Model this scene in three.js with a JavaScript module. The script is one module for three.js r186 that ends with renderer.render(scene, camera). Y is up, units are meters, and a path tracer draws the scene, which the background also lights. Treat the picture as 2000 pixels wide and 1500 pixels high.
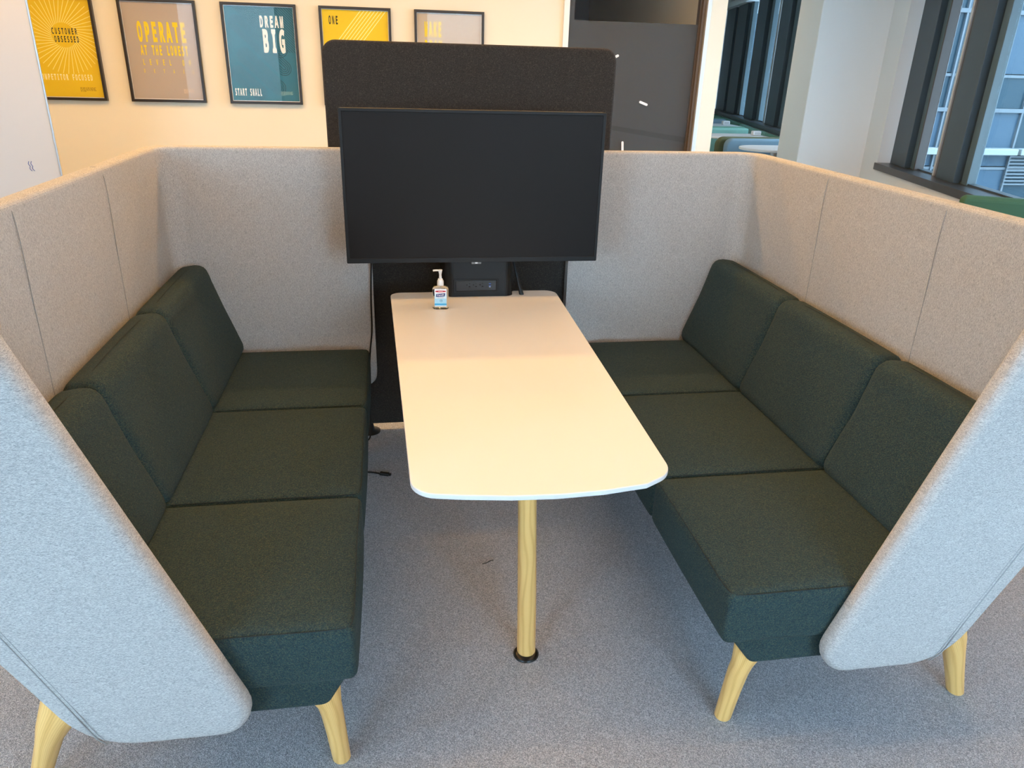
import * as THREE from 'three';
import { RoundedBoxGeometry } from 'three/addons/geometries/RoundedBoxGeometry.js';
import { mergeGeometries } from 'three/addons/utils/BufferGeometryUtils.js';
import { RectAreaLightUniformsLib } from 'three/addons/lights/RectAreaLightUniformsLib.js';

// ---------------------------------------------------------------- camera, sky, lights, exposure
const scene = new THREE.Scene();
const camera = new THREE.PerspectiveCamera(54.42, 4 / 3, 0.05, 200);
camera.position.set(-0.3238, 1.5559, 2.7678);
camera.rotation.set(-0.405, -0.1665, 0.0295, 'YXZ');

RectAreaLightUniformsLib.init();
const renderer = new THREE.WebGLRenderer();
renderer.toneMapping = THREE.LinearToneMapping;
renderer.toneMappingExposure = 1.0;
renderer.shadowMap.enabled = true;

const SKY = 20;                                    // overcast daylight, cool beside the warm lamps
{
  const w = 64, h = 32, a = new Float32Array(w * h * 4);
  for (let y = 0; y < h; y++) for (let x = 0; x < w; x++) {
    const el = ((y + .5) / h - .5) * Math.PI, up = Math.max(0, Math.sin(el));
    const k = SKY * (el < 0 ? .25 : .72 + .28 * up), i = (y * w + x) * 4;
    a[i] = .50 * k; a[i + 1] = .79 * k; a[i + 2] = 1.05 * k; a[i + 3] = 1;
  }
  const t = new THREE.DataTexture(a, w, h, THREE.RGBAFormat, THREE.FloatType);
  t.mapping = THREE.EquirectangularReflectionMapping; t.magFilter = THREE.LinearFilter; t.minFilter = THREE.LinearFilter;
  t.colorSpace = THREE.LinearSRGBColorSpace; t.needsUpdate = true;
  scene.background = t;
}
const CEIL = 2.75;
const WARM = new THREE.Color().setRGB(1.0, .54, .14);
// long linear ceiling fittings: [z, x centre, length, intensity]
const LINES = [[-1.68, -.6, 6.2, 19], [-1.14, -.3, 5.6, 60], [1.47, -.3, 4.4, 25], [.30, -.3, 4.6, 17]];  // last fitting is unseen, added to brighten the table and booth sides

// ---------------------------------------------------------------- helpers
function rng(seed) { let s = seed >>> 0; return () => { s = (s + 0x6D2B79F5) >>> 0; let t = s; t = Math.imul(t ^ (t >>> 15), t | 1); t ^= t + Math.imul(t ^ (t >>> 7), t | 61); return ((t ^ (t >>> 14)) >>> 0) / 4294967296; }; }
const used = {};
function numbered(n) { if (!(n in used)) { used[n] = 0; return n; } used[n]++; return n + '_' + String(used[n]).padStart(3, '0'); }
function mesh(name, geo, mat, parent) {
  const m = new THREE.Mesh(geo, mat); m.name = parent ? name : numbered(name); m.castShadow = m.receiveShadow = true;
  (parent || scene).add(m); return m;
}
function tag(o, label, category, group) { o.userData.label = label; o.userData.category = category; if (group) o.userData.group = group; return o; }
function thing(name, label, category, pos = [0, 0, 0], turn = 0, group) {
  const g = new THREE.Group(); g.name = numbered(name); g.position.set(...pos); g.rotation.y = turn; scene.add(g); return tag(g, label, category, group);
}
function struct(o, label) { o.userData.kind = 'structure'; if (label) o.userData.label = label; return o; }
function structGroup(name, pos = [0, 0, 0], turn = 0) { const g = new THREE.Group(); g.name = name; g.position.set(...pos); g.rotation.y = turn; scene.add(g); g.userData.kind = 'structure'; return g; }
const bx = (x0, x1, y0, y1, z0, z1) => new THREE.BoxGeometry(x1 - x0, y1 - y0, z1 - z0).translate((x0 + x1) / 2, (y0 + y1) / 2, (z0 + z1) / 2);
const rbx = (x0, x1, y0, y1, z0, z1, r = .004, seg = 2) => new RoundedBoxGeometry(x1 - x0, y1 - y0, z1 - z0, seg, r).translate((x0 + x1) / 2, (y0 + y1) / 2, (z0 + z1) / 2);
const V = (x, y, z) => new THREE.Vector3(x, y, z);
const tube = (pts, r, seg = 24, rs = 8) => new THREE.TubeGeometry(new THREE.CatmullRomCurve3(pts.map(p => V(...p))), seg, r, rs, false);
const lathe = (prof, seg = 32) => new THREE.LatheGeometry(prof.map(p => new THREE.Vector2(p[0], p[1])), seg);
// uv in metres from the axis each face points along
function uvBox(geo, sx = 1, sy = sx) {
  const g = geo.index ? geo.toNonIndexed() : geo, p = g.attributes.position, uv = new Float32Array(p.count * 2);
  const a = V(), b = V(), c = V(), n = V();
  for (let i = 0; i < p.count; i += 3) {
    a.fromBufferAttribute(p, i); b.fromBufferAttribute(p, i + 1); c.fromBufferAttribute(p, i + 2);
    n.subVectors(b, a).cross(c.clone().sub(a)); const nx = Math.abs(n.x), ny = Math.abs(n.y), nz = Math.abs(n.z);
    for (let k = 0; k < 3; k++) {
      const q = [a, b, c][k], j = (i + k) * 2;
      if (nx >= ny && nx >= nz) { uv[j] = q.z * sx; uv[j + 1] = q.y * sy; }
      else if (ny >= nz) { uv[j] = q.x * sx; uv[j + 1] = q.z * sy; }
      else { uv[j] = q.x * sx; uv[j + 1] = q.y * sy; }
    }
  }
  g.setAttribute('uv', new THREE.BufferAttribute(uv, 2)); return g;
}
// box of w, h, d about the origin with edges of radius r and an even grid on each face, so that it can be crowned or bent
function softBox(w, h, d, r, seg = 14, deform) {
  const g = new THREE.BoxGeometry(2, 2, 2, seg, seg, seg), p = g.attributes.position, H = [w / 2, h / 2, d / 2];
  const R = H.map(x => Math.min(r, x * .98));
  for (let i = 0; i < p.count; i++) {
    const q = [p.getX(i), p.getY(i), p.getZ(i)], v = [0, 0, 0], off = [0, 0, 0]; let l = 0;
    for (let k = 0; k < 3; k++) {
      const t = Math.sign(q[k]) * (1 - Math.pow(1 - Math.abs(q[k]), 1.35)) * H[k], inn = H[k] - R[k];
      v[k] = Math.max(-inn, Math.min(inn, t)); off[k] = (t - v[k]) / R[k]; l += off[k] * off[k];
    }
    l = Math.sqrt(l); const m = Math.max(Math.abs(off[0]), Math.abs(off[1]), Math.abs(off[2]));
    for (let k = 0; k < 3; k++) v[k] += l > 0 ? off[k] / l * R[k] * (m > 0 ? 1 : 0) * Math.min(1, m) : 0;
    const o = deform ? deform(v[0], v[1], v[2], H) : v;
    p.setXYZ(i, o[0], o[1], o[2]);
  }
  g.computeVertexNormals(); smoothSeams(g); return g;
}
// average normals of coincident vertices
function smoothSeams(g) {
  const p = g.attributes.position, n = g.attributes.normal, m = new Map();
  for (let i = 0; i < p.count; i++) {
    const k = Math.round(p.getX(i) * 1e4) + '_' + Math.round(p.getY(i) * 1e4) + '_' + Math.round(p.getZ(i) * 1e4);
    if (!m.has(k)) m.set(k, []); m.get(k).push(i);
  }
  for (const l of m.values()) if (l.length > 1) {
    const s = V(); for (const i of l) s.add(V().fromBufferAttribute(n, i)); s.normalize();
    for (const i of l) n.setXYZ(i, s.x, s.y, s.z);
  }
}
// polygon [[x, y, radius]] as a Shape with rounded corners
function rshape(pts) {
  const s = new THREE.Shape(), n = pts.length;
  for (let i = 0; i < n; i++) {
    const [px, py] = pts[(i + n - 1) % n], [x, y, r = 0] = pts[i], [qx, qy] = pts[(i + 1) % n];
    const a = V(px - x, py - y, 0), b = V(qx - x, qy - y, 0), la = a.length(), lb = b.length(); a.normalize(); b.normalize();
    if (!r) { i ? s.lineTo(x, y) : s.moveTo(x, y); continue; }
    const ang = Math.acos(Math.max(-1, Math.min(1, a.dot(b)))), d = Math.min(r / Math.tan(ang / 2), la * .49, lb * .49), rr = d * Math.tan(ang / 2);
    const N = 8, bis = a.clone().add(b).normalize(), c = V(x, y, 0).addScaledVector(bis, rr / Math.sin(ang / 2));
    const t0 = Math.atan2(y + a.y * d - c.y, x + a.x * d - c.x); let t1 = Math.atan2(y + b.y * d - c.y, x + b.x * d - c.x);
    let dt = t1 - t0; while (dt > Math.PI) dt -= 2 * Math.PI; while (dt < -Math.PI) dt += 2 * Math.PI;
    for (let k = 0; k <= N; k++) { const t = t0 + dt * k / N, X = c.x + rr * Math.cos(t), Y = c.y + rr * Math.sin(t); (!i && !k) ? s.moveTo(X, Y) : s.lineTo(X, Y); }
  }
  s.closePath(); return s;
}
// shape in xy pushed along z from z0 to z1 with rounded rims
const exZ = (shape, z0, z1, b = .01, steps = 1, bs = 3) => new THREE.ExtrudeGeometry(shape, { depth: z1 - z0 - 2 * b, steps, bevelEnabled: b > 0, bevelThickness: b, bevelSize: b, bevelOffset: -b, bevelSegments: bs, curveSegments: 12 }).translate(0, 0, z0 + b);
// plan [[x, z, r]] pushed up from y0 to y1
const exY = (plan, y0, y1, b = .01, steps = 1, bs = 3) => exZ(rshape(plan.map(([x, z, r]) => [x, -z, r])), y0, y1, b, steps, bs).rotateX(-Math.PI / 2);
function mirrorX(g) {
  const q = g.index ? g.toNonIndexed() : g.clone();
  for (const k of ['position', 'normal']) { const a = q.attributes[k]; for (let i = 0; i < a.count; i++) a.setX(i, -a.getX(i)); }
  for (const k in q.attributes) { const a = q.attributes[k], s = a.itemSize, A = a.array; for (let i = 0; i < a.count; i += 3) for (let j = 0; j < s; j++) { const t = A[(i + 1) * s + j]; A[(i + 1) * s + j] = A[(i + 2) * s + j]; A[(i + 2) * s + j] = t; } }
  return q;
}
// a stick of round sections [[x, y, z, rx, rz]]
function stick(secs, n = 20) {
  const P = [], U = [], I = [], m = n + 1;
  secs.forEach(([x, y, z, rx, rz = rx]) => { for (let k = 0; k <= n; k++) { const t = k / n * 2 * Math.PI; P.push(x + rx * Math.cos(t), y, z + rz * Math.sin(t)); U.push(k / n * 2 / 9, y); } });
  for (let j = 0; j < secs.length - 1; j++) for (let k = 0; k < n; k++) { const a = j * m + k, b = a + 1; I.push(a, a + m, b, b, a + m, b + m); }
  for (const [o, e, fl] of [[0, secs[0], 0], [(secs.length - 1) * m, secs[secs.length - 1], 1]]) {
    const c = P.length / 3; P.push(e[0], e[1], e[2]); U.push(.1, e[1]);
    for (let k = 0; k <= n; k++) { P.push(P[(o + k) * 3], P[(o + k) * 3 + 1], P[(o + k) * 3 + 2]); U.push(.1 + .02 * Math.cos(k), e[1]); }
    for (let k = 0; k < n; k++) fl ? I.push(c, c + 2 + k, c + 1 + k) : I.push(c, c + 1 + k, c + 2 + k);
  }
  const g = new THREE.BufferGeometry(); g.setAttribute('position', new THREE.Float32BufferAttribute(P, 3)); g.setAttribute('uv', new THREE.Float32BufferAttribute(U, 2)); g.setIndex(I); g.computeVertexNormals();
  const nn = g.attributes.normal; // close the seam of the round side
  for (let j = 0; j < secs.length; j++) { const a = j * m, b = a + n, v = V().fromBufferAttribute(nn, a).add(V().fromBufferAttribute(nn, b)).normalize(); nn.setXYZ(a, v.x, v.y, v.z); nn.setXYZ(b, v.x, v.y, v.z); }
  return g;
}

// ---------------------------------------------------------------- textures and materials
function dataTex(size, fn, srgb) {
  const a = new Uint8Array(size * size * 4); fn(a);
  const t = new THREE.DataTexture(a, size, size); t.wrapS = t.wrapT = THREE.RepeatWrapping; t.magFilter = THREE.LinearFilter; t.minFilter = THREE.LinearMipmapLinearFilter; t.generateMipmaps = true;
  if (srgb) t.colorSpace = THREE.SRGBColorSpace; t.needsUpdate = true; return t;
}
// yarns: short strokes of the given tones laid over a ground tone; [[r,g,b], weight] in sRGB bytes
function yarnTex(size, ground, tones, count, len, dir, spread, seed, width = 1) {
  const R = rng(seed), tot = tones.reduce((s, t) => s + t[1], 0), hgt = new Float32Array(size * size).fill(.4);
  const map = dataTex(size, a => {
    for (let i = 0; i < size * size; i++) { const j = (R() - .5) * 10; a[i * 4] = ground[0] + j; a[i * 4 + 1] = ground[1] + j; a[i * 4 + 2] = ground[2] + j; a[i * 4 + 3] = 255; }
    for (let c = 0; c < count; c++) {
      let w = R() * tot, k = 0; while (w > tones[k][1]) { w -= tones[k][1]; k++; }
      const col = tones[k][0], an = dir + (R() - .5) * spread, dx = Math.cos(an), dy = Math.sin(an), L = len * (.5 + R()), x0 = R() * size, y0 = R() * size, h = .3 + R() * .7, al = .45 + R() * .4;
      for (let t = 0; t < L; t++) for (let q = 0; q < width; q++) {
        const x = (Math.floor(x0 + dx * t - dy * q) % size + size) % size, y = (Math.floor(y0 + dy * t + dx * q) % size + size) % size, i = (y * size + x) * 4;
        for (let m = 0; m < 3; m++) a[i + m] = a[i + m] * (1 - al) + col[m] * al; hgt[y * size + x] = h;
      }
    }
  }, true);
  const bump = dataTex(size, a => { for (let i = 0; i < size * size; i++) { a[i * 4] = a[i * 4 + 1] = a[i * 4 + 2] = hgt[i] * 255; a[i * 4 + 3] = 255; } });
  return { map, bump };
}
function fabric(t, tile, bumpScale, rough = 1, extra = {}) {
  const m = t.map.clone(), b = t.bump.clone(); for (const x of [m, b]) { x.repeat.set(1 / tile, 1 / tile); x.needsUpdate = true; }
  return new THREE.MeshPhysicalMaterial({ map: m, bumpMap: b, bumpScale, roughness: rough, ...extra });
}
const rgb = (r, g, b) => new THREE.Color().setRGB(r, g, b);
const std = (c, rough = .6, extra = {}) => new THREE.MeshStandardMaterial({ color: c, roughness: rough, ...extra });
const phys = (c, rough, extra = {}) => new THREE.MeshPhysicalMaterial({ color: c, roughness: rough, ...extra });

const tGrey = yarnTex(1024, [184, 181, 178], [[[208, 205, 200], 4], [[162, 159, 158], 3], [[136, 134, 135], 1.2], [[222, 219, 214], .9]], 70000, 11, 0, .9, 11, 2);
const tGreyV = yarnTex(1024, [184, 181, 178], [[[208, 205, 200], 4], [[162, 159, 158], 3], [[136, 134, 135], 1.2], [[222, 219, 214], .9]], 70000, 11, Math.PI / 2, .9, 12, 2);
const tGreen = yarnTex(1024, [46, 66, 65], [[[26, 54, 60], 4], [[78, 84, 68], 2.6], [[98, 98, 72], 1], [[22, 36, 46], 3.2]], 70000, 6, .75, 1.2, 13, 3);
const tFelt = yarnTex(1024, [52, 48, 45], [[[38, 35, 33], 4], [[72, 66, 60], 2], [[100, 92, 82], .5]], 70000, 9, 0, 6.3, 14, 2);
const tCarpet = yarnTex(1024, [180, 183, 190], [[[144, 147, 155], 4], [[210, 212, 217], 3], [[120, 123, 132], 1.6], [[232, 233, 236], .9]], 90000, 6, 0, 6.3, 15, 3);
const M = {};
M.grey = fabric(tGrey, .30, .0006, 1, { sheen: .25, sheenRoughness: .6 });
M.greyV = fabric(tGreyV, .30, .0006, 1, { sheen: .25, sheenRoughness: .6 });
M.green = fabric(tGreen, .34, .0008, 1, { sheen: .2, sheenRoughness: .6 });
M.felt = fabric(tFelt, .4, .0012, 1);
M.carpet = fabric(tCarpet, .46, .003, 1);
M.greySeam = std(rgb(.36, .355, .35), .95);
M.greenSeam = std(rgb(.022, .032, .032), .95);
M.laminate = phys(rgb(.80, .785, .76), .34, { ior: 1.45 });
M.laminateEdge = phys(rgb(.84, .84, .84), .4);
M.black = phys(rgb(.007, .007, .007), .5, { ior: 1.4 });
M.blackGloss = phys(rgb(.008, .008, .008), .25);
M.blackMatt = std(rgb(.008, .008, .008), .6);
M.slot = std(rgb(.002, .002, .002), .7);
M.screen = phys(rgb(.010, .0078, .0066), .5, { ior: 1.3 });
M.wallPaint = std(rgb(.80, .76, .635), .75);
M.whitePaint = std(rgb(.86, .86, .85), .7);
M.ceiling = std(rgb(.78, .78, .77), .85);
M.steel = std(rgb(.55, .56, .58), .35, { metalness: 1 });
M.silver = std(rgb(.62, .62, .62), .45, { metalness: .6 });
M.white = phys(rgb(.82, .82, .82), .35);
M.pump = phys(rgb(.80, .79, .77), .35);
M.frame = phys(rgb(.016, .012, .010), .4);
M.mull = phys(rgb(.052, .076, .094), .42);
M.mullLight = phys(rgb(.085, .125, .14), .4);
M.mullBronze = std(rgb(.085, .07, .062), .45, { metalness: .3 });
M.sill = phys(rgb(.05, .05, .052), .3);
M.glass = phys(0xffffff, .0, { transmission: 1, thickness: 0, ior: 1.25 });
M.posterGlass = phys(0xffffff, .0, { transmission: 1, thickness: 0, ior: 1.2 });
M.lamp = std(rgb(.8, .8, .8), .6, { emissive: WARM, emissiveIntensity: 3 });
M.housing = std(rgb(.75, .75, .75), .5);
{ // ash wood, grain running along v
  const R = rng(77), ph = [...Array(10)].map(() => R() * 6.28);
  const t = dataTex(512, a => {
    for (let y = 0; y < 512; y++) for (let x = 0; x < 512; x++) {
      const u = x / 512 * 2 * Math.PI, v = y / 512 * 2 * Math.PI;
      const f = Math.sin(4 * u + 1.6 * Math.sin(v + ph[0]) + .8 * Math.sin(2 * v + u + ph[1]) + ph[2]) * .5 + .5, k = Math.pow(f, 3) * .42 + .16 * Math.sin(23 * u + .5 * Math.sin(v * 2 + ph[3])) + (R() - .5) * .16, i = (y * 512 + x) * 4;
      a[i] = 246 - 36 * k; a[i + 1] = 197 - 44 * k; a[i + 2] = 122 - 44 * k; a[i + 3] = 255;
    }
  }, true);
  t.repeat.set(9, 2.5); M.wood = phys(0xffffff, .42, { map: t });
}
function canvasTex(w, h, draw) {
  const c = document.createElement('canvas'); c.width = w; c.height = h; const g = c.getContext('2d'); draw(g, w, h);
  const t = new THREE.CanvasTexture(c); t.colorSpace = THREE.SRGBColorSpace; t.magFilter = THREE.LinearFilter; return t;
}
// tall narrow capitals: one letter per slot between x0 and x1, top y, height h
function caps(g, str, x0, x1, y, h, col, weight = 1) {
  g.fillStyle = col; g.strokeStyle = col; const n = str.length, slot = (x1 - x0) / n;
  for (let i = 0; i < n; i++) {
    if (str[i] === ' ') continue;
    g.save(); g.font = 'bold 100px sans-serif'; const w = g.measureText(str[i]).width;
    g.translate(x0 + slot * (i + .5), y + h); g.scale(Math.min(slot * .74, h * .36) / Math.max(w, 58), h / 73); g.textAlign = 'center';
    g.fillText(str[i], 0, 0); if (weight > 1) { g.lineWidth = weight; g.strokeText(str[i], 0, 0); } g.restore();
  }
}

// ---------------------------------------------------------------- the room
const floor = mesh('floor', uvBox(bx(-4.7, 8.5, -.12, 0, -15, 6.3)), M.carpet); struct(floor, 'grey heathered loop carpet');
struct(mesh('ceiling', bx(-4.7, 8.5, CEIL, CEIL + .15, -15, 6.3), M.ceiling));
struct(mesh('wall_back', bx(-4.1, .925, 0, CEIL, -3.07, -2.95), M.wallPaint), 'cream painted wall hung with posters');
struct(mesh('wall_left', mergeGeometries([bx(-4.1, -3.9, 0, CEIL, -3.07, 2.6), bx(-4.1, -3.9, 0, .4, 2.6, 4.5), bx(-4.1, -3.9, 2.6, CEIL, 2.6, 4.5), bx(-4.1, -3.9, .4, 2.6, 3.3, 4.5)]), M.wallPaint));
{ // the end of the poster wall beyond the glass door, and the lounge side of the meeting room
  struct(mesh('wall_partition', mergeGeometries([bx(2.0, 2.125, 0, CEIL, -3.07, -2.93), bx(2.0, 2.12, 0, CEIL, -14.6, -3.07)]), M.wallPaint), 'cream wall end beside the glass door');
  struct(mesh('wall_meeting_room', mergeGeometries([bx(-4.6, 2.0, 0, CEIL, -6.6, -6.5), bx(.3, .4, 0, CEIL, -6.5, -3.07)]), std(rgb(.10, .065, .04), .6)), 'brown slatted wall seen through the clear glass');
}
{ // glass partition with a grey film up to eye height
  const g = structGroup('door_1', [0, 0, -2.99]); g.userData.label = 'grey film glass partition with a clear strip on top';
  mesh('frame_post', rbx(.925, .966, 0, CEIL, -.06, .06, .003), M.whitePaint, g);
  mesh('frame_post', rbx(1.972, 2.002, 0, CEIL, -.06, .07, .003), M.silver, g);
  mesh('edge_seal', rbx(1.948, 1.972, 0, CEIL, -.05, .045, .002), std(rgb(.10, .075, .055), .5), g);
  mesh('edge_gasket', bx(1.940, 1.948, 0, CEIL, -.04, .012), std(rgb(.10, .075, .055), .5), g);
  mesh('glass_pane', bx(.966, 1.94, .02, CEIL, .008, .018), M.glass, g);
  mesh('film', bx(.966, 1.94, .02, 1.853, -.006, -.002), std(rgb(.034, .034, .030), .6), g);
  mesh('film', bx(.966, 1.015, 1.853, CEIL, -.006, -.002), std(rgb(.034, .034, .030), .6), g);
  mesh('header_bar', bx(.966, 1.94, CEIL - .06, CEIL, -.05, .05), M.whitePaint, g);
  const dash = (x0, y0, x1, y1) => {
    const L = Math.hypot(x1 - x0, y1 - y0), r = .0085, s = rshape([[-L / 2, -r, r], [L / 2, -r, r], [L / 2, r, r], [-L / 2, r, r]]);
    const q = exZ(s, 0, .003, 0).rotateZ(Math.atan2(y1 - y0, x1 - x0)).translate((x0 + x1) / 2, (y0 + y1) / 2, .0185);
    mesh('white_dash', q, M.white, g);
  };
  dash(1.29, 1.603, 1.356, 1.633); dash(1.541, 1.321, 1.607, 1.298); dash(1.436, 1.037, 1.442, .965); dash(1.70, .80, 1.75, .84); dash(1.15, .85, 1.2, .82); dash(1.2, .45, 1.2, .51);
}
// window wall: local x runs away from the camera along the wall, local z points outdoors
const WA = [4.167, 0, -3.783], WT = Math.atan2(.972, .235);
{
  const wl = (g) => { g.rotateY(WT); g.translate(...WA); return g; };
  struct(mesh('wall_right', wl(mergeGeometries([
    bx(-9.7, .06, 0, .745, 0, .26), bx(-9.7, -4.2, .745, 2.62, 0, .26), bx(-9.7, .06, 2.62, CEIL, 0, .26), bx(.06, .5, 0, CEIL, 0, .26),
    bx(1.2, 1.6, 0, CEIL, 0, .26), bx(1.6, 9.75, 0, .745, 0, .26), bx(1.6, 9.75, 2.66, CEIL, 0, .26), bx(9.72, 9.9, 0, CEIL, -5.5, .4)])), M.whitePaint), 'white wall under and beside the dark windows');
  struct(mesh('column', wl(rbx(.44, 1.235, 0, CEIL, -.63, .26, .012, 3)), M.whitePaint), 'white square column beside the windows');
  struct(mesh('window_sill', wl(rbx(-9.7, .05, .742, .802, -.03, .22, .004)), M.sill), 'dark grey sill under the near window');
  struct(mesh('window_sill_far', wl(rbx(1.4, 9.72, .742, .802, -.03, .22, .004)), M.sill), 'dark grey sill along the far windows');
  const win = (name, label, y1, items) => {
    const g = structGroup(name, WA, WT); g.userData.label = label;
    for (const [kind, a, b] of items) {
      const x0 = Math.min(a, b), x1 = Math.max(a, b);
      if (kind === 'p') mesh('dark_panel', rbx(x0, x1, .80, y1, .10, .17, .004), M.mull, g);
      if (kind === 'f') mesh('window_frame', rbx(x0, x1, .80, y1, .14, .21, .004), M.mullLight, g);
      if (kind === 'g') mesh('glass_pane', bx(x0, x1, .80, y1, .19, .198), M.glass, g);
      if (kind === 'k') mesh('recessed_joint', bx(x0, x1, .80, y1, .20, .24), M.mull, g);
      if (kind === 's') mesh('silver_bar', rbx(x0, x1, .80, y1, .13, .2, .004), M.silver, g);
      if (kind === 'b') mesh('bronze_edge', rbx(x0, x1, .80, y1, .12, .2, .004), M.mullBronze, g);
    }
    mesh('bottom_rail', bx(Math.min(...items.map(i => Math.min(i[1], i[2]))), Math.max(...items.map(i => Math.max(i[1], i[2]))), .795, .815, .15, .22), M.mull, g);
  };
  const near = [['k', .06, .02], ['p', .02, -.31], ['k', -.31, -.34], ['f', -.34, -.45], ['b', -.45, -.47], ['g', -.47, -.85], ['s', -.80, -.83], ['k', -.85, -.88], ['b', -.88, -.95], ['p', -.95, -1.25], ['k', -1.25, -1.29], ['f', -1.29, -1.38], ['g', -1.38, -3.0], ['k', -3.0, -3.05], ['g', -3.05, -4.2]];
  win('window_1', 'near window of dark grey panels and clear panes', 2.64, near);
  win('window_2', 'far windows of dark grey panels seen past the column', 2.68, [['g', 1.6, 3.1], ['p', 3.1, 3.7], ['g', 3.7, 4.2], ['f', 4.25, 4.47], ['k', 4.47, 4.56], ['p', 4.56, 5.14], ['k', 5.14, 5.24], ['s', 5.30, 5.42], ['g', 5.24, 5.78], ['f', 5.78, 5.96], ['k', 5.96, 6.08], ['p', 6.08, 6.74], ['b', 6.74, 6.86], ['g', 6.86, 7.34], ['f', 7.34, 7.57], ['k', 7.57, 7.66], ['p', 7.66, 8.45], ['b', 8.45, 8.62], ['k', 8.62, 8.76], ['p', 8.76, 9.68]]);
}
{ // windows behind the camera, plus an added one in the left wall
  const z0 = 4.3, z1 = 4.5;
  struct(mesh('wall_front', mergeGeometries([bx(-4.1, 2.4, 0, .5, z0, z1), bx(-4.1, 2.4, 2.6, CEIL, z0, z1), bx(-4.1, -3.5, .5, 2.6, z0, z1), bx(-1.9, .3, .5, 2.6, z0, z1), bx(1.95, 2.4, .5, 2.6, z0, z1)]), M.whitePaint));
  const pane = (g, a, b, y0, y1, put) => {
    mesh('glass_pane', put(bx(a, b, y0, y1, -.004, .004)), M.glass, g);
    for (const x of [a, b - .05]) mesh('window_frame', put(bx(x, x + .05, y0, y1, -.03, .03)), M.mull, g);
    for (const y of [y0, y1 - .05]) mesh('window_frame', put(bx(a, b, y, y + .05, -.03, .03)), M.mull, g);
  };
  const g = structGroup('window_3', [0, 0, 4.4]); for (const [a, b] of [[-3.5, -1.9], [.3, 1.95]]) pane(g, a, b, .5, 2.6, q => q);
  const g4 = structGroup('added_window_4', [-4.0, 0, 2.95], Math.PI / 2); pane(g4, -.35, .35, .4, 2.6, q => q);  // unseen window added to throw daylight on the front wings
}
// ---------------------------------------------------------------- ceiling lights
[...LINES, [-6.4, 3.1, 1.8, 30]].forEach(([z, x, L, I], i) => {  // extra lounge fitting is unseen, added to brighten the column and benches
  const t = thing('linear_light', ['warm linear ceiling light nearest the poster wall', 'warm linear ceiling light just behind the dark felt screen', 'warm linear ceiling light above the booth opening', 'added unseen warm fill light above the middle of the booth', 'short added unseen warm fill light over the far lounge'][i], 'ceiling light', [x, CEIL - .03, z], 0, 'linear ceiling lights');
  mesh('housing', rbx(-L / 2 - .02, L / 2 + .02, -.012, 0, -.055, .055, .003), M.housing, t);
  for (const k of [-.4, 0, .4]) mesh('hanger', bx(k * L - .01, k * L + .01, 0, .029, -.01, .01), M.housing, t);
  mesh('diffuser', bx(-L / 2, L / 2, -.016, -.0115, -.04, .04), M.lamp, t);
  const l = new THREE.RectAreaLight(WARM, I, L, .08); l.position.set(x, CEIL - .05, z); l.rotation.x = -Math.PI / 2; scene.add(l);
});

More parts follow.
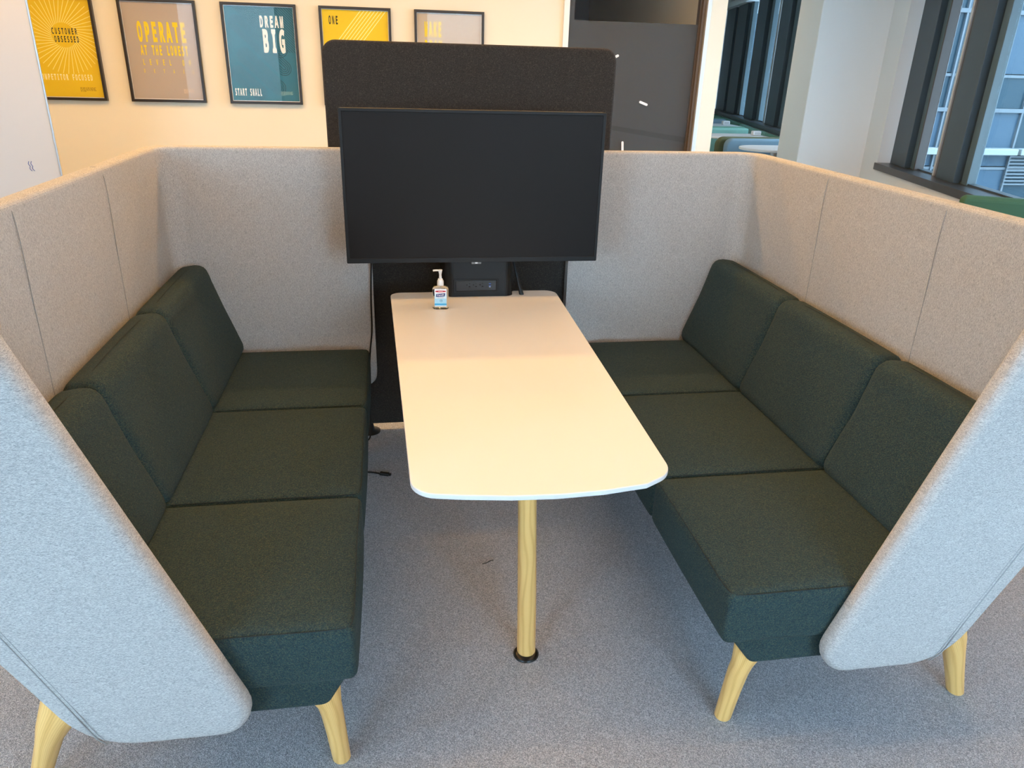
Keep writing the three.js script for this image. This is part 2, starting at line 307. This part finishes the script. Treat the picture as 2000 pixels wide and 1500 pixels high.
// ---------------------------------------------------------------- booth sofas
const W = 1.154, WO = 1.206, HT = 1.245, ZB = -.24, ZF = 1.545, YB = .235;
function sofa(s, name, label) {
  const t = thing(name, label, 'sofa', [s * .82, 0, .64], 0, 'high-backed booth sofas');
  const P = (n, g, m, parent = t) => { let q = g.clone(); if (s < 0) q = mirrorX(q); q.translate(-s * .82, 0, -.64); return mesh(n, q, m, parent); };
  // tall back and rear wing in one, with a rounded inner corner; lower down the back leans in towards the legs
  const plan = [[WO, ZF - .046], [W, ZF - .046], [W, ZB, .07]];
  for (let k = 0; k <= 6; k++) plan.push([.475 - k * .0116, ZB]);
  for (let k = 6; k >= 0; k--) plan.push([.475 - k * .0116, ZB - .05]);
  plan.push([WO, ZB - .05, .11]);
  let g = exY(plan, .262, HT, .014, 14, 4);
  { const p = g.attributes.position;
    for (let i = 0; i < p.count; i++) {
      let x = p.getX(i), y = p.getY(i);
      if (x < .46) { const r = .055, u = Math.max(0, r - (x - .405)), lo = r - Math.sqrt(Math.max(0, r * r - u * u)); y = lo + .262 + (y - .262) * (HT - .262 - lo) / (HT - .262); }
      if (y < .69) x -= (.69 - y) * .517 * Math.max(0, Math.min(1, (x - .6) / .5));
      p.setXYZ(i, x, y, p.getZ(i));
    } }
  const shell = P('back_shell', uvBox(g), M.greyV);
  // seams of the back cover
  for (const z of [.352, .944]) P('seam', tube([[W - .0002, .70, z], [W - .0006, .95, z], [W - .0004, 1.22, z], [W + .006, 1.2395, z], [W + .02, HT + .0003, z], [WO - .02, HT + .0003, z]], .0012, 40, 6), M.greySeam, shell);
  // front wing, cut on a slant
  const arm = rshape([[.622, YB, .065], [.972, YB, .17], [WO, .692, .2], [WO, HT, .04], [1.0, HT, .06]]);
  const wing = P('front_wing', uvBox(exZ(arm, ZF - .052, ZF, .022, 1, 5)), M.grey);
  P('seam', tube([[.940, .243, ZF - .010], [.952, .272, ZF + .0003], [.996, .374, ZF + .0003], [1.064, .53, ZF + .0003], [1.12, .66, ZF + .0003]], .0014, 40, 6), M.greySeam, wing);
  P('seam', tube([[.932, .243, ZF - .010], [.944, .274, ZF + .0001], [.988, .376, ZF + .0001], [1.056, .532, ZF + .0001], [1.112, .662, ZF + .0001]], .0007, 40, 6), M.greySeam, wing);
  // base under the cushions
  P('base', uvBox(exZ(rshape([[s < 0 ? .450 : .436, .318, .01], [.50, .232, .03], [.95, .232, .02], [.985, .318, .01]]), -.18, 1.482, .012, 1, 3)), M.green);
  const SX = s < 0 ? .430 : .410;
  const zs = [[-.193, .372], [.3735, .9595], [.9605, 1.497]];
  for (const [z0, z1] of zs) {
    const w = .985 - SX, d = z1 - z0;
    const c = softBox(w, .147, d, .021, 20, (x, y, z, H) => {
      const k = (1 - (x / H[0]) ** 4) * (1 - (z / H[2]) ** 4); if (y > 0) y += .010 * k * (y / H[1]);
      x += Math.sign(x) * .006 * (1 - (y / H[1]) ** 2) * (1 - (z / H[2]) ** 2) * Math.min(1, Math.abs(x) / H[0]); return [x, y, z];
    })
      .translate(SX + w / 2, .309 + .0735, (z0 + z1) / 2);
    const cu = P('seat_cushion', uvBox(c), M.green);
    P('seam', tube([[SX + .0058, .4512, z0 + .03], [SX + .0056, .4516, (z0 + z1) / 2], [SX + .0058, .4512, z1 - .03], [SX + .0132, .4515, z1 - .012], [SX + .037, .4525, z1 - .0068], [.68, .4535, z1 - .0062], [.93, .452, z1 - .0068]], .0011, 60, 5), M.greenSeam, cu);
  }
  for (const [z0, z1] of [[-.226, .371], [.375, .958], [.962, 1.485]]) {
    const d = z1 - z0;
    const cu = P('back_cushion', uvBox(roundCushion(z0, z1)), M.green);
    P('seam', tube([[1.085, .8085, z0 + .03], [1.083, .8165, z0 + d * .3], [1.083, .8170, z0 + d * .7], [1.085, .8085, z1 - .03]], .0011, 40, 5), M.greenSeam, cu);
  }
  const leg = secs => P('leg', stick(secs), M.wood);
  for (const [zf, zt] of [[1.42, 1.44], [-.12, -.13]]) {
    leg([[.488, .0, zf, .0195], [.488, .004, zf, .0215], [.494, .10, zf + (zt - zf) * .4, .0235], [.499, .165, zf + (zt - zf) * .7, .0255], [.503, .20, zt, .0275, .026], [.511, .225, zt, .036, .028], [.520, .262, zt, .046, .028]]);
    leg([[1.167, .0, zf, .0205], [1.166, .004, zf, .0225], [1.130, .10, zf + (zt - zf) * .4, .0255], [1.103, .17, zf + (zt - zf) * .7, .029], [1.075, .225, zt, .042, .03], [1.04, .275, zt, .06, .032], [1.02, .33, zt, .06, .032]]);
  }
  return t;
}
// cushion for the back: rounded section swept along z with puffed ends
function roundCushion(z0, z1) {
  const sec = rshape([[.924, .440, .03], [1.018, .440, .03], [1.150, .795, .03], [1.048, .812, .036]]).getSpacedPoints(64); sec.pop();
  const n = sec.length, N = 26, P = [], I = [], cx = 1.035, cy = .63, d = z1 - z0;
  for (let j = 0; j <= N; j++) {
    const t = j / N, e = Math.min(t, 1 - t) * d, r = .028, q = e < r ? r - Math.sqrt(r * r - (r - e) * (r - e)) : 0, puff = 1 - Math.pow(Math.abs(2 * t - 1), 4);
    const zz = z0 + (t < .5 ? t * t * 2 : 1 - 2 * (1 - t) * (1 - t)) * d;
    const ee = Math.min(zz - z0, z1 - zz), qq = ee < r ? r - Math.sqrt(Math.max(0, r * r - (r - ee) * (r - ee))) : 0;
    for (const p of sec) {
      const dx = p.x - cx, dy = p.y - cy, l = Math.hypot(dx, dy), front = Math.max(0, -(dx * .95 - dy * .31)) / .08;
      let X = p.x - dx / l * qq, Y = p.y - dy / l * qq;
      X -= .012 * puff * Math.min(1, front); Y += .007 * puff * (p.y > .76 ? 1 : 0); P.push(X, Y, zz);
    }
  }
  for (let j = 0; j < N; j++) for (let k = 0; k < n; k++) { const a = j * n + k, b = j * n + (k + 1) % n; I.push(a, b, a + n, b, b + n, a + n); }
  for (const [o, fl] of [[0, 1], [N * n, 0]]) { const c = P.length / 3; P.push(cx, cy, o ? z1 : z0); for (let k = 0; k < n; k++) fl ? I.push(c, o + (k + 1) % n, o + k) : I.push(c, o + k, o + (k + 1) % n); }
  const g = new THREE.BufferGeometry(); g.setAttribute('position', new THREE.Float32BufferAttribute(P, 3)); g.setIndex(I); g.computeVertexNormals(); return g;
}
sofa(-1, 'booth_sofa', 'dark green cushioned booth sofa with grey high back, below the posters');
sofa(1, 'booth_sofa', 'dark green cushioned booth sofa with grey high back, nearer the windows');

// ---------------------------------------------------------------- media screen, television, table
{
  const t = thing('felt_screen', 'tall charcoal felt screen standing behind the television', 'screen panel', [0, 0, -.33]);
  mesh('felt_panel', uvBox(exZ(rshape([[-.553, .05, .03], [.570, .05, .03], [.570, 1.62, .05], [-.553, 1.62, .05]]), -.035, .03, .012, 1, 4)), M.felt, t);
  for (const x of [-.45, .45]) { mesh('foot', lathe([[0, 0], [.045, 0], [.045, .006], [.02, .014], [.012, .05], [0, .05]]).translate(x, 0, 0), M.black, t); }
}
{
  const t = thing('television', 'black flat television mounted on the felt screen', 'television', [-.022, .876, .06]);
  const w = .4636, h = .53;
  mesh('casing', rbx(-w, w, .001, h - .001, -.05, -.006, .006), M.blackMatt, t);
  mesh('bezel', (() => { const s = rshape([[-w, 0, .004], [w, 0, .004], [w, h, .004], [-w, h, .004]]); const q = rshape([[-w + .011, .018], [w - .011, .018], [w - .011, h - .011], [-w + .011, h - .011]]); s.holes.push(q); return exZ(s, -.008, 0, .0015, 1, 2); })(), M.black, t);
  mesh('display_glass', bx(-w + .009, w - .009, .016, h - .009, -.008, -.003), M.screen, t);
  mesh('sensor_lip', rbx(-.012, .025, -.008, .002, -.02, -.004, .002), std(rgb(.18, .18, .18), .4), t);
  mesh('logo', exZ(rshape([[.002, -.006], [.011, -.006], [.011, -.001], [.002, -.001]]), -.0042, -.0034, 0), M.white, t);
  mesh('wall_bracket', bx(-.12, .16, .1, .42, -.356, -.05), M.black, t);
}
{
  const t = thing('media_column', 'black power column below the television at the table end', 'power column', [0, 0, -.3]);
  const c = exY([[-.128, .325, .03], [-.128, .003], [.127, .003], [.127, .325, .03]], 0, .872, .003, 1, 2);
  mesh('body', c, M.black, t);
  const o = .3255;
  mesh('outlet_frame', (() => { const s = rshape([[-.098, .7515], [.073, .7515], [.073, .802], [-.098, .802]]), q = rshape([[-.089, .757], [.065, .757], [.065, .797], [-.089, .797]]); s.holes.push(q); return exZ(s, o, o + .0025, .0005, 1, 1); })(), M.black, t);
  const pl = mesh('outlet_plate', rbx(-.0885, .0645, .7575, .7965, o - .001, o + .0015, .0006), M.blackGloss, t);
  for (const x of [-.042, -.017, .008]) {
    mesh('socket', mergeGeometries([bx(x - .007, x - .004, .7785, .7825, o + .0012, o + .002), bx(x + .002, x + .006, .784, .7862, o + .0012, o + .002), bx(x + .001, x + .007, .7725, .7755, o + .0012, o + .002)]), M.slot, t);
  }
  mesh('usb_port', mergeGeometries([bx(.036, .044, .774, .7765, o + .0012, o + .0022), bx(.036, .044, .783, .7855, o + .0012, o + .0022)]), std(rgb(.05, .14, .5), .4), t);
  mesh('usb_port', bx(.037, .043, .7705, .7725, o + .0012, o + .0022), std(rgb(.7, .75, .8), .4), t);
}
{
  const t = thing('meeting_table', 'white laminate meeting table on one ash leg', 'table', [0, 0, .7]);
  const zo = -.7, pts = [[-.336, -.042, .04], [-.136, -.042, .012], [-.128, .0265, .032], [.128, .0265, .032], [.136, -.042, .012], [.308, -.042, .05], [.272, 1.40, .075]];
  for (const [x, z] of [[.20, 1.443], [.10, 1.459], [.0, 1.464], [-.10, 1.459], [-.20, 1.445]]) pts.push([x, z]);
  pts.push([-.302, 1.425, .075]);
  const poly = pts.map(([x, z, r]) => [x, z + zo, r]);
  const rim = exY(poly, .7225, .735, .0025, 1, 3);
  mesh('tabletop', uvBox(rim), M.laminate, t);
  const in2 = [[-.29, .07, .05], [.27, .07, .05], [.245, 1.36, .07], [-.27, 1.38, .07]].map(([x, z, q]) => [x, z + zo, q]);
  mesh('underside', exY(in2, .705, .7226, .003, 1, 2), M.laminateEdge, t);
  const lg = mesh('leg', stick([[.0145, .012, 1.135 + zo, .0245], [.0145, .016, 1.135 + zo, .0262], [.010, .2, 1.135 + zo, .0258], [.002, .45, 1.135 + zo, .0245], [-.006, .706, 1.135 + zo, .0235]], 32), M.wood, t);
  mesh('foot_disc', lathe([[0, 0], [.0365, 0], [.0365, .003], [.034, .006], [.024, .013], [0, .013]], 40).translate(.0145, 0, 1.135 + zo), M.blackGloss, lg);
  mesh('bracket', bx(-.05, .05, .69, .705, 1.08 + zo, 1.19 + zo), M.black, t);
}
{ // sanitiser bottle
  const t = thing('sanitizer_bottle', 'clear hand sanitiser pump bottle with blue label on the table', 'bottle', [-.157, .735, .168], -.06);
  const prof = rshape([[-.0295, -.016, .014], [.0295, -.016, .014], [.0295, .016, .014], [-.0295, .016, .014]]).getPoints();
  const ring = (sx, sz, y) => prof.map(p => [p.x * sx, y, p.y * sz]);
  const body = (sc, secs) => { const P = [], I = []; secs.forEach(([a, b, y]) => ring(a * sc, b * sc, y).forEach(q => P.push(...q))); const n = prof.length, m = secs.length;
    for (let j = 0; j < m - 1; j++) for (let k = 0; k < n; k++) { const a = j * n + k, b = j * n + (k + 1) % n; I.push(a, a + n, b, b, a + n, b + n); }
    for (const [o, fl] of [[0, 0], [(m - 1) * n, 1]]) { const c = P.length / 3; P.push(0, secs[o ? m - 1 : 0][2], 0); for (let k = 0; k < n; k++) fl ? I.push(c, o + (k + 1) % n, o + k) : I.push(c, o + k, o + (k + 1) % n); }
    const g = new THREE.BufferGeometry(); g.setAttribute('position', new THREE.Float32BufferAttribute(P, 3)); g.setIndex(I); g.computeVertexNormals(); return g; };
  mesh('bottle_body', body(1, [[.93, .9, 0], [1, 1, .003], [1, 1, .03], [.97, .97, .05], [.98, .98, .072], [.92, .92, .079], [.6, .7, .083], [.32, .55, .085], [.32, .55, .088]]), phys(0xffffff, .02, { transmission: 1, thickness: .02, ior: 1.38, attenuationColor: rgb(.86, .94, .98), attenuationDistance: .2 }), t);
  const lt = canvasTex(256, 384, (g, w, h) => {
    g.fillStyle = '#f4f7fa'; g.fillRect(0, 0, w, h);
    g.fillStyle = '#d6ebf7'; g.fillRect(0, 100, w, 110); g.fillStyle = '#a9dcf4'; g.fillRect(0, 210, w, 100); g.fillStyle = '#5fbdea'; g.fillRect(0, 310, w, 50); g.fillStyle = '#2f9bd8'; g.fillRect(0, 330, w, 12); g.fillStyle = '#e8f2f8'; g.fillRect(0, 360, w, 24);
    g.fillStyle = '#c2142f'; g.beginPath(); g.moveTo(20, 42); g.quadraticCurveTo(128, 30, 240, 42); g.lineTo(240, 64); g.quadraticCurveTo(128, 82, 20, 66); g.fill();
    g.fillStyle = '#fff'; g.font = 'bold 18px sans-serif'; g.textAlign = 'center'; g.fillText('ADVANCED', 128, 62);
    g.fillStyle = '#1c2f74'; g.beginPath(); g.moveTo(42, 108); g.lineTo(228, 92); g.lineTo(216, 160); g.lineTo(30, 172); g.fill();
    g.fillStyle = '#fff'; g.font = 'bold 50px sans-serif'; g.save(); g.translate(128, 150); g.rotate(-.06); g.fillText('Purell', 0, 0); g.restore();
    g.fillStyle = '#a33a55'; g.font = 'bold 16px sans-serif'; g.fillText('HAND SANITIZER', 128, 196);
    g.strokeStyle = '#2a4a80'; g.lineWidth = 5; g.beginPath(); g.arc(140, 256, 25, 0, 7); g.stroke(); g.beginPath(); g.moveTo(130, 248); g.lineTo(140, 262); g.lineTo(152, 246); g.stroke();
  });
  mesh('label_front', new THREE.PlaneGeometry(.043, .066).translate(0, .044, 0).rotateX(0).translate(0, 0, .0164), phys(0xffffff, .35, { map: lt, side: THREE.DoubleSide }), t);
  mesh('collar', lathe([[0, .086], [.0115, .086], [.0118, .088], [.0115, .103], [.009, .106], [.0085, .110], [0, .110]], 28), M.pump, t);
  const pu = mesh('pump', mergeGeometries([lathe([[0, .109], [.0048, .109], [.0048, .118], [.004, .124], [.0055, .132], [.0075, .140], [.0075, .1425], [0, .1435]], 24).toNonIndexed(), tube([[.004, .1385, 0], [-.008, .1405, .001], [-.018, .1405, .0015], [-.026, .1395, .002]], .0033, 20, 10).toNonIndexed()]), M.pump, t);
  mesh('dip_tube', tube([[0, .086, 0], [.001, .05, -.004], [.004, .006, -.006]], .0014, 16, 8), M.pump, t);
}
tag(mesh('stylus', stick([[.137, .868, -.03, .0035], [.1375, .86, -.028, .004], [.156, .775, .004, .007], [.166, .7365, .012, .0095, .009], [.166, .7352, .012, .009, .0085]], 14), M.black), 'slim black stick leaning between the table and television', 'stick');
tag(mesh('hanging_cable', tube([[-.402, .885, -.19], [-.408, .80, -.214], [-.415, .66, -.2145], [-.418, .52, -.2145], [-.428, .44, -.2145], [-.437, .34, -.2145], [-.440, .22, -.2145], [-.443, .10, -.2145], [-.448, .03, -.216], [-.465, .0045, -.23], [-.53, .0045, -.25]], .0034, 80, 8), M.black), 'thin black cable hanging beside the left sofa wing', 'cable');
{
  const t = thing('charging_cable', 'black cable with a plug lying on the carpet', 'cable', [-.42, 0, .06]);
  mesh('cord', tube([[-.13, .004, -.03], [-.09, .004, -.018], [-.05, .004, -.015], [-.015, .004, -.008], [.012, .0045, .004]], .0033, 40, 8), M.black, t);
  mesh('plug', mergeGeometries([rbx(-.022, .018, .0005, .0125, -.0085, .0085, .003).toNonIndexed(), bx(.018, .026, .0035, .0095, -.006, .006).toNonIndexed()].map(g => { for (const k of Object.keys(g.attributes)) if (!['position', 'normal', 'uv'].includes(k)) g.deleteAttribute(k); return g; })).rotateY(-.36).translate(.035, 0, .014), M.blackMatt, t);
}
tag(mesh('carpet_mark', tube([[-.06, .0012, .705], [-.045, .0014, .70], [-.03, .0012, .69], [-.02, .0012, .688]], .0012, 12, 5), std(rgb(.02, .03, .03), .9)), 'short dark thread on the carpet beside the table leg', 'thread');

// ---------------------------------------------------------------- posters
const PY0 = 1.254, PY1 = 1.877;
function poster(x0, x1, label, draw) {
  const w = x1 - x0, h = PY1 - PY0, t = thing('framed_poster', label, 'poster', [(x0 + x1) / 2, PY0, -2.95], 0, 'framed posters in a row on the cream wall');
  const s = rshape([[-w / 2, 0], [w / 2, 0], [w / 2, h], [-w / 2, h]]), b = .0165; s.holes.push(rshape([[-w / 2 + b, b], [w / 2 - b, b], [w / 2 - b, h - b], [-w / 2 + b, h - b]]));
  mesh('frame', exZ(s, .002, .034, .002, 1, 2), M.frame, t);
  mesh('backing', bx(-w / 2 + .01, w / 2 - .01, .01, h - .01, .001, .016), M.white, t);
  const W2 = 512, H2 = Math.round(512 * (h - 2 * b - .008) / (w - 2 * b - .008));
  const tex = canvasTex(W2, H2, draw);
  mesh('print', new THREE.PlaneGeometry(w - 2 * b - .008, h - 2 * b - .008).translate(0, h / 2, .0168), std(0xffffff, .7, { map: tex }), t);
  mesh('glass_pane', bx(-w / 2 + .012, w / 2 - .012, .012, h - .012, .021, .023), M.posterGlass, t);
}
const smallPrint = (g, x, y, w, col) => { g.fillStyle = col; const R = rng(5); for (let r = 0; r < 5; r++) { let q = x; while (q < x + w * (r === 4 ? .4 : 1)) { const l = 5 + R() * 14; g.fillRect(q, y + r * 6.5, l, 3.2); q += l + 4; } } };
poster(-2.652, -2.165, 'yellow framed poster with a sunburst, reading customer obsessed', (g, w, h) => {
  g.fillStyle = '#dcbe12'; g.fillRect(0, 0, w, h); g.strokeStyle = '#f4ea9c'; g.lineWidth = 4; g.lineCap = 'butt'; const cx = 304, cy = 240;
  for (let k = 0; k < 46; k++) { const a = k / 46 * 6.283 + .05, tx = Math.cos(a + .5), ty = Math.sin(a + .5); g.beginPath(); g.moveTo(cx + 84 * Math.cos(a), cy + 84 * Math.sin(a)); g.lineTo(cx + 84 * Math.cos(a) + 190 * tx, cy + 84 * Math.sin(a) + 190 * ty); g.stroke(); }
  g.fillStyle = '#dcbe12'; g.beginPath(); g.arc(cx, cy, 84, 0, 7); g.fill();
  caps(g, 'CUSTOMER', 222, 404, 192, 42, '#1d2c33', 2); caps(g, 'OBSESSED', 232, 408, 246, 42, '#1d2c33', 2);
  caps(g, 'COMPETITOR FOCUSED', 72, 456, 508, 42, '#efe8bc', 2); smallPrint(g, 352, 600, 100, '#8a6a00');
});
poster(-2.012, -1.535, 'taupe framed poster with yellow letters, reading operate at the lowest level', (g, w, h) => {
  g.fillStyle = '#aea398'; g.fillRect(0, 0, w, h);
  caps(g, 'OPERATE', 82, 450, 134, 136, '#e0cc20', 5); caps(g, 'AT THE LOWEST', 92, 446, 296, 70, '#e0cc20', 4); caps(g, 'LEVEL OF', 82, 470, 396, 42, '#dccb3c', 3); caps(g, 'DETAIL', 66, 500, 466, 28, '#d8c850', 2);
  smallPrint(g, 374, 610, 70, '#d8c3a8');
});
poster(-1.378, -.898, 'teal framed poster with cream letters, reading dream big', (g, w, h) => {
  g.fillStyle = '#276f8a'; g.fillRect(0, 0, w, h); g.strokeStyle = '#174a5c'; g.lineWidth = 5;
  const pill = (x, y, L, r) => { g.save(); g.translate(x, y); g.rotate(.76); g.beginPath(); g.arc(0, 0, r, Math.PI / 2, Math.PI * 1.5); g.lineTo(L, -r); g.arc(L, 0, r, -Math.PI / 2, Math.PI / 2); g.lineTo(0, r); g.stroke(); g.restore(); };
  for (const r of [10, 24, 38, 52]) { pill(80, 118, 460, r); pill(120, 350, 330, r); pill(60, 480, 200, r); }
  for (let k = 0; k < 22; k++) { g.beginPath(); g.moveTo(60 + k * 20, 0); g.lineTo(60 + k * 20 + 330, 320); g.stroke(); }
  for (const r of [14, 28, 42, 56]) { g.beginPath(); g.arc(390, 300, r, 0, Math.PI); g.stroke(); }
  caps(g, 'DREAM', 250, 440, 62, 80, '#e6ebee', 5); caps(g, 'BIG', 258, 446, 158, 160, '#e6ebee', 6); caps(g, 'START SMALL', 16, 226, 590, 52, '#e6ebee', 4); smallPrint(g, 372, 608, 84, '#9fc0be');
});
poster(-.750, -.274, 'yellow framed poster with diagonal stripes, reading one', (g, w, h) => {
  g.fillStyle = '#dec214'; g.fillRect(0, 0, w, h); g.strokeStyle = '#f6f0b8'; g.lineWidth = 5;
  for (let k = 0; k < 8; k++) { g.beginPath(); g.moveTo(300 + k * 28, 0); g.lineTo(300 + k * 28 - 420, 500); g.stroke(); }
  caps(g, 'ONE', 44, 124, 44, 60, '#202b2c', 2);
});
poster(-.116, .363, 'taupe framed poster with yellow letters, reading make', (g, w, h) => {
  g.fillStyle = '#b6ab9a'; g.fillRect(0, 0, w, h); caps(g, 'MAKE', 50, 196, 60, 108, '#e0cc20', 5); caps(g, 'DRAM', 50, 200, 194, 108, '#e0cc20', 5);
});

// ---------------------------------------------------------------- whiteboard
{
  const t = thing('whiteboard', 'glossy white mobile whiteboard at the left edge of the picture', 'whiteboard', [-1.985, 0, -1.5], .30);
  mesh('board', rbx(-1.5, -.006, .35, 2.05, -.012, .012, .004), phys(rgb(.60, .60, .61), .16, { ior: 1.5 }), t);
  mesh('edge_trim', rbx(-.008, 0, .35, 2.05, -.016, .016, .003), M.steel, t);
  mesh('edge_trim', rbx(-1.51, -1.5, .35, 2.05, -.016, .016, .003), M.steel, t);
  const ink = std(rgb(.03, .06, .30), .5);
  for (const dx of [0, .011]) mesh('ink_mark', tube([[-.1345 + dx, 1.04, .0125], [-.139 + dx, 1.026, .0125], [-.133 + dx, 1.016, .0125], [-.136 + dx, 1.004, .0125], [-.128 + dx, .992, .0125]], .0014, 16, 6), ink, t);
  for (const x of [-.12, -1.38]) { mesh('upright', rbx(x - .02, x + .02, .06, .36, -.012, .012, .004), M.steel, t); mesh('base_foot', rbx(x - .02, x + .02, .03, .06, -.26, .26, .008), M.steel, t);
    for (const z of [-.24, .24]) mesh('caster', new THREE.CylinderGeometry(.02, .02, .02, 20).rotateZ(Math.PI / 2).translate(x, .02, z), M.black, t); }
}

// ---------------------------------------------------------------- lounge beyond the partition
const loungeGreen = phys(rgb(.13, .30, .22), .8, { sheen: .4 }), loungeBlue = phys(rgb(.20, .30, .37), .8, { sheen: .3 }), loungeAqua = phys(rgb(.22, .45, .38), .8, { sheen: .3 }), loungeOlive = phys(rgb(.10, .11, .05), .85);
function bench(x, z, len, face, seatMat, label) { // x: inner end, z; local x towards the windows
  const t = thing('lounge_bench', label, 'bench', [x, 0, z], 0, 'lounge benches by the far windows');
  mesh('backrest', exZ(rshape([[0, .12, .05], [len, .12, .05], [len, .79, .03], [0, .79, .09]]), -.03, .07, .03, 1, 4), face, t);
  mesh('inner_lining', exZ(rshape([[-.07, .12, .05], [len, .12, .05], [len, .80, .03], [-.07, .80, .10]]), -.14, -.03, .03, 1, 4), seatMat, t);
  mesh('seat', softBox(len, .2, .5, .04, 8).translate(len / 2, .34, -.38), seatMat, t);
  for (const [a, b] of [[.1, -.1], [len - .1, -.1], [.1, -.55], [len - .1, -.55]]) mesh('leg', new THREE.CylinderGeometry(.018, .014, .25, 14).translate(a, .125, b), M.black, t);
}
bench(3.75, -6.3, .86, loungeBlue, loungeOlive, 'blue-grey lounge bench behind the nearest white table');
bench(3.98, -8.0, .86, loungeAqua, loungeGreen, 'aqua lounge bench behind the second white table');
bench(4.45, -9.95, .90, loungeBlue, loungeGreen, 'pale blue lounge bench farthest along the windows');
bench(4.75, -11.7, .9, loungeAqua, loungeGreen, 'small aqua bench end under the last far window');
function loungeTable(x, z, len, label) {
  const t = thing('lounge_table', label, 'table', [x, 0, z], 0, 'white lounge tables by the far windows');
  mesh('tabletop', exY([[0, -.30, .29], [len, -.30, .02], [len, .30, .02], [0, .30, .29]], .715, .742, .006, 1, 2), M.white, t);
  mesh('pedestal', new THREE.CylinderGeometry(.035, .035, .70, 20).translate(len * .5, .36, 0), M.steel, t);
  mesh('base_plate', new THREE.CylinderGeometry(.22, .23, .015, 32).translate(len * .5, .0076, 0), M.steel, t);
}
loungeTable(3.70, -5.70, .80, 'white lounge table nearest the square column');
loungeTable(3.86, -7.32, .90, 'white lounge table between the blue and aqua benches');
loungeTable(4.30, -9.28, .92, 'white lounge table behind the aqua bench');
function powerBox(x, z, label) {
  const t = thing('power_box', label, 'power box', [x, .7425, z], 0, 'white power boxes on the lounge tables');
  mesh('casing', rbx(-.06, .06, 0, .06, -.04, .04, .015, 3), M.white, t); mesh('faceplate', rbx(-.04, .04, .015, .045, .0385, .042, .001), std(rgb(.6, .6, .6), .5), t);
}
powerBox(4.66, -7.34, 'small white power box on the second lounge table'); powerBox(5.08, -9.30, 'small white power box on the third lounge table');
{ // long upholstered back under the far sill
  const t = thing('window_bench', 'long green bench back running under the far window sill', 'bench', WA, WT);
  for (let k = 0; k < 4; k++) { const a = 2.3 + k * 1.85; mesh('back_pad', softBox(1.8, .45, .09, .035, 8).translate(a + .9, .52, -.08), k % 2 ? loungeAqua : loungeGreen, t); }
  mesh('plinth', bx(2.3, 9.6, 0, .3, -.12, -.02), loungeOlive, t);
}
{ // green tub chair by the near window
  const t = thing('tub_chair', 'green velvet tub chair by the near window', 'chair', [3.235, 0, -1.19], -.5);
  const velvet = phys(rgb(.034, .10, .052), .8, { sheen: .25, sheenRoughness: .4, sheenColor: rgb(.3, .5, .38) });
  mesh('backrest', exZ(rshape([[-.25, .18, .06], [.25, .18, .06], [.25, .93, .10], [-.25, .93, .035]]), .10, .17, .03, 1, 4), velvet, t);
  for (const x of [-.22, .22]) mesh('side_arm', exZ(rshape([[-.20, .18, .06], [.14, .18, .04], [.14, .91, .08], [-.20, .72, .10]]), -.03, .03, .025, 1, 4).rotateY(-Math.PI / 2).translate(x, 0, -.01), velvet, t);
  mesh('seat', softBox(.40, .18, .36, .04, 8).translate(0, .36, -.06), velvet, t);
  for (const [a, b] of [[-.19, .11], [.19, .11], [-.19, -.17], [.19, -.17]]) mesh('leg', new THREE.CylinderGeometry(.014, .011, .19, 14).translate(a, .095, b), M.black, t);
}

// ---------------------------------------------------------------- across the street
{
  const t = thing('office_building', 'glass office building with white ledges across the street', 'building', [20, -9, -22]);
  const gl = phys(rgb(.008, .020, .028), .2, { ior: 1.25 }), gl2 = phys(rgb(.020, .036, .052), .2, { ior: 1.25 }), bar = std(rgb(.035, .044, .052), .5), dark = std(rgb(.01, .015, .018), .6), ledge = std(rgb(.10, .105, .10), .6);
  mesh('core', bx(-16.6, 9, 0, 19, -8, -.3), dark, t);
  const F = 3.05, y0 = 9.55 - 3 * F; // floor lines
  const R = rng(21);
  for (let f = 0; f < 6; f++) {
    const yb = y0 + f * F;
    for (let b = -5; b < 12; b++) {
      const x = -9 + b * 1.52 + .06;
      for (const [p0, p1] of [[0, 1.02], [1.10, F - .08]]) mesh('window_pane', bx(x + .03, x + 1.45, yb + p0 + .04, yb + p1, -.05, 0), R() < .4 ? gl2 : gl, t);
      if (f === 2 || f === 4) mesh('white_ledge', rbx(x + .04, x + 1.44, yb + F - .60 - .9, yb + F - .38 - .9, .0, .45, .03), ledge, t);
    }
    mesh('floor_band', bx(-16.6, 9, yb - .10, yb + .03, -.2, .10), bar, t);
    mesh('transom', bx(-16.6, 9, yb + 1.02, yb + 1.11, -.2, .05), bar, t);
  }
  for (let b = -5; b <= 12; b++) mesh('mullion', bx(-9 + b * 1.52 - .035 + .03, -9 + b * 1.52 + .035 + .03, 0, 19, -.2, .09), bar, t);
  for (let k = 0; k < 9; k++) mesh('louvre', bx(1.6, 6, 7.0 + k * .12, 7.05 + k * .12, .06, .14), bar, t);
}
struct(mesh('street', bx(-60, 70, -9.3, -9, -60, 60), std(rgb(.2, .2, .2), .9)), 'street far below the windows');
renderer.render(scene, camera);
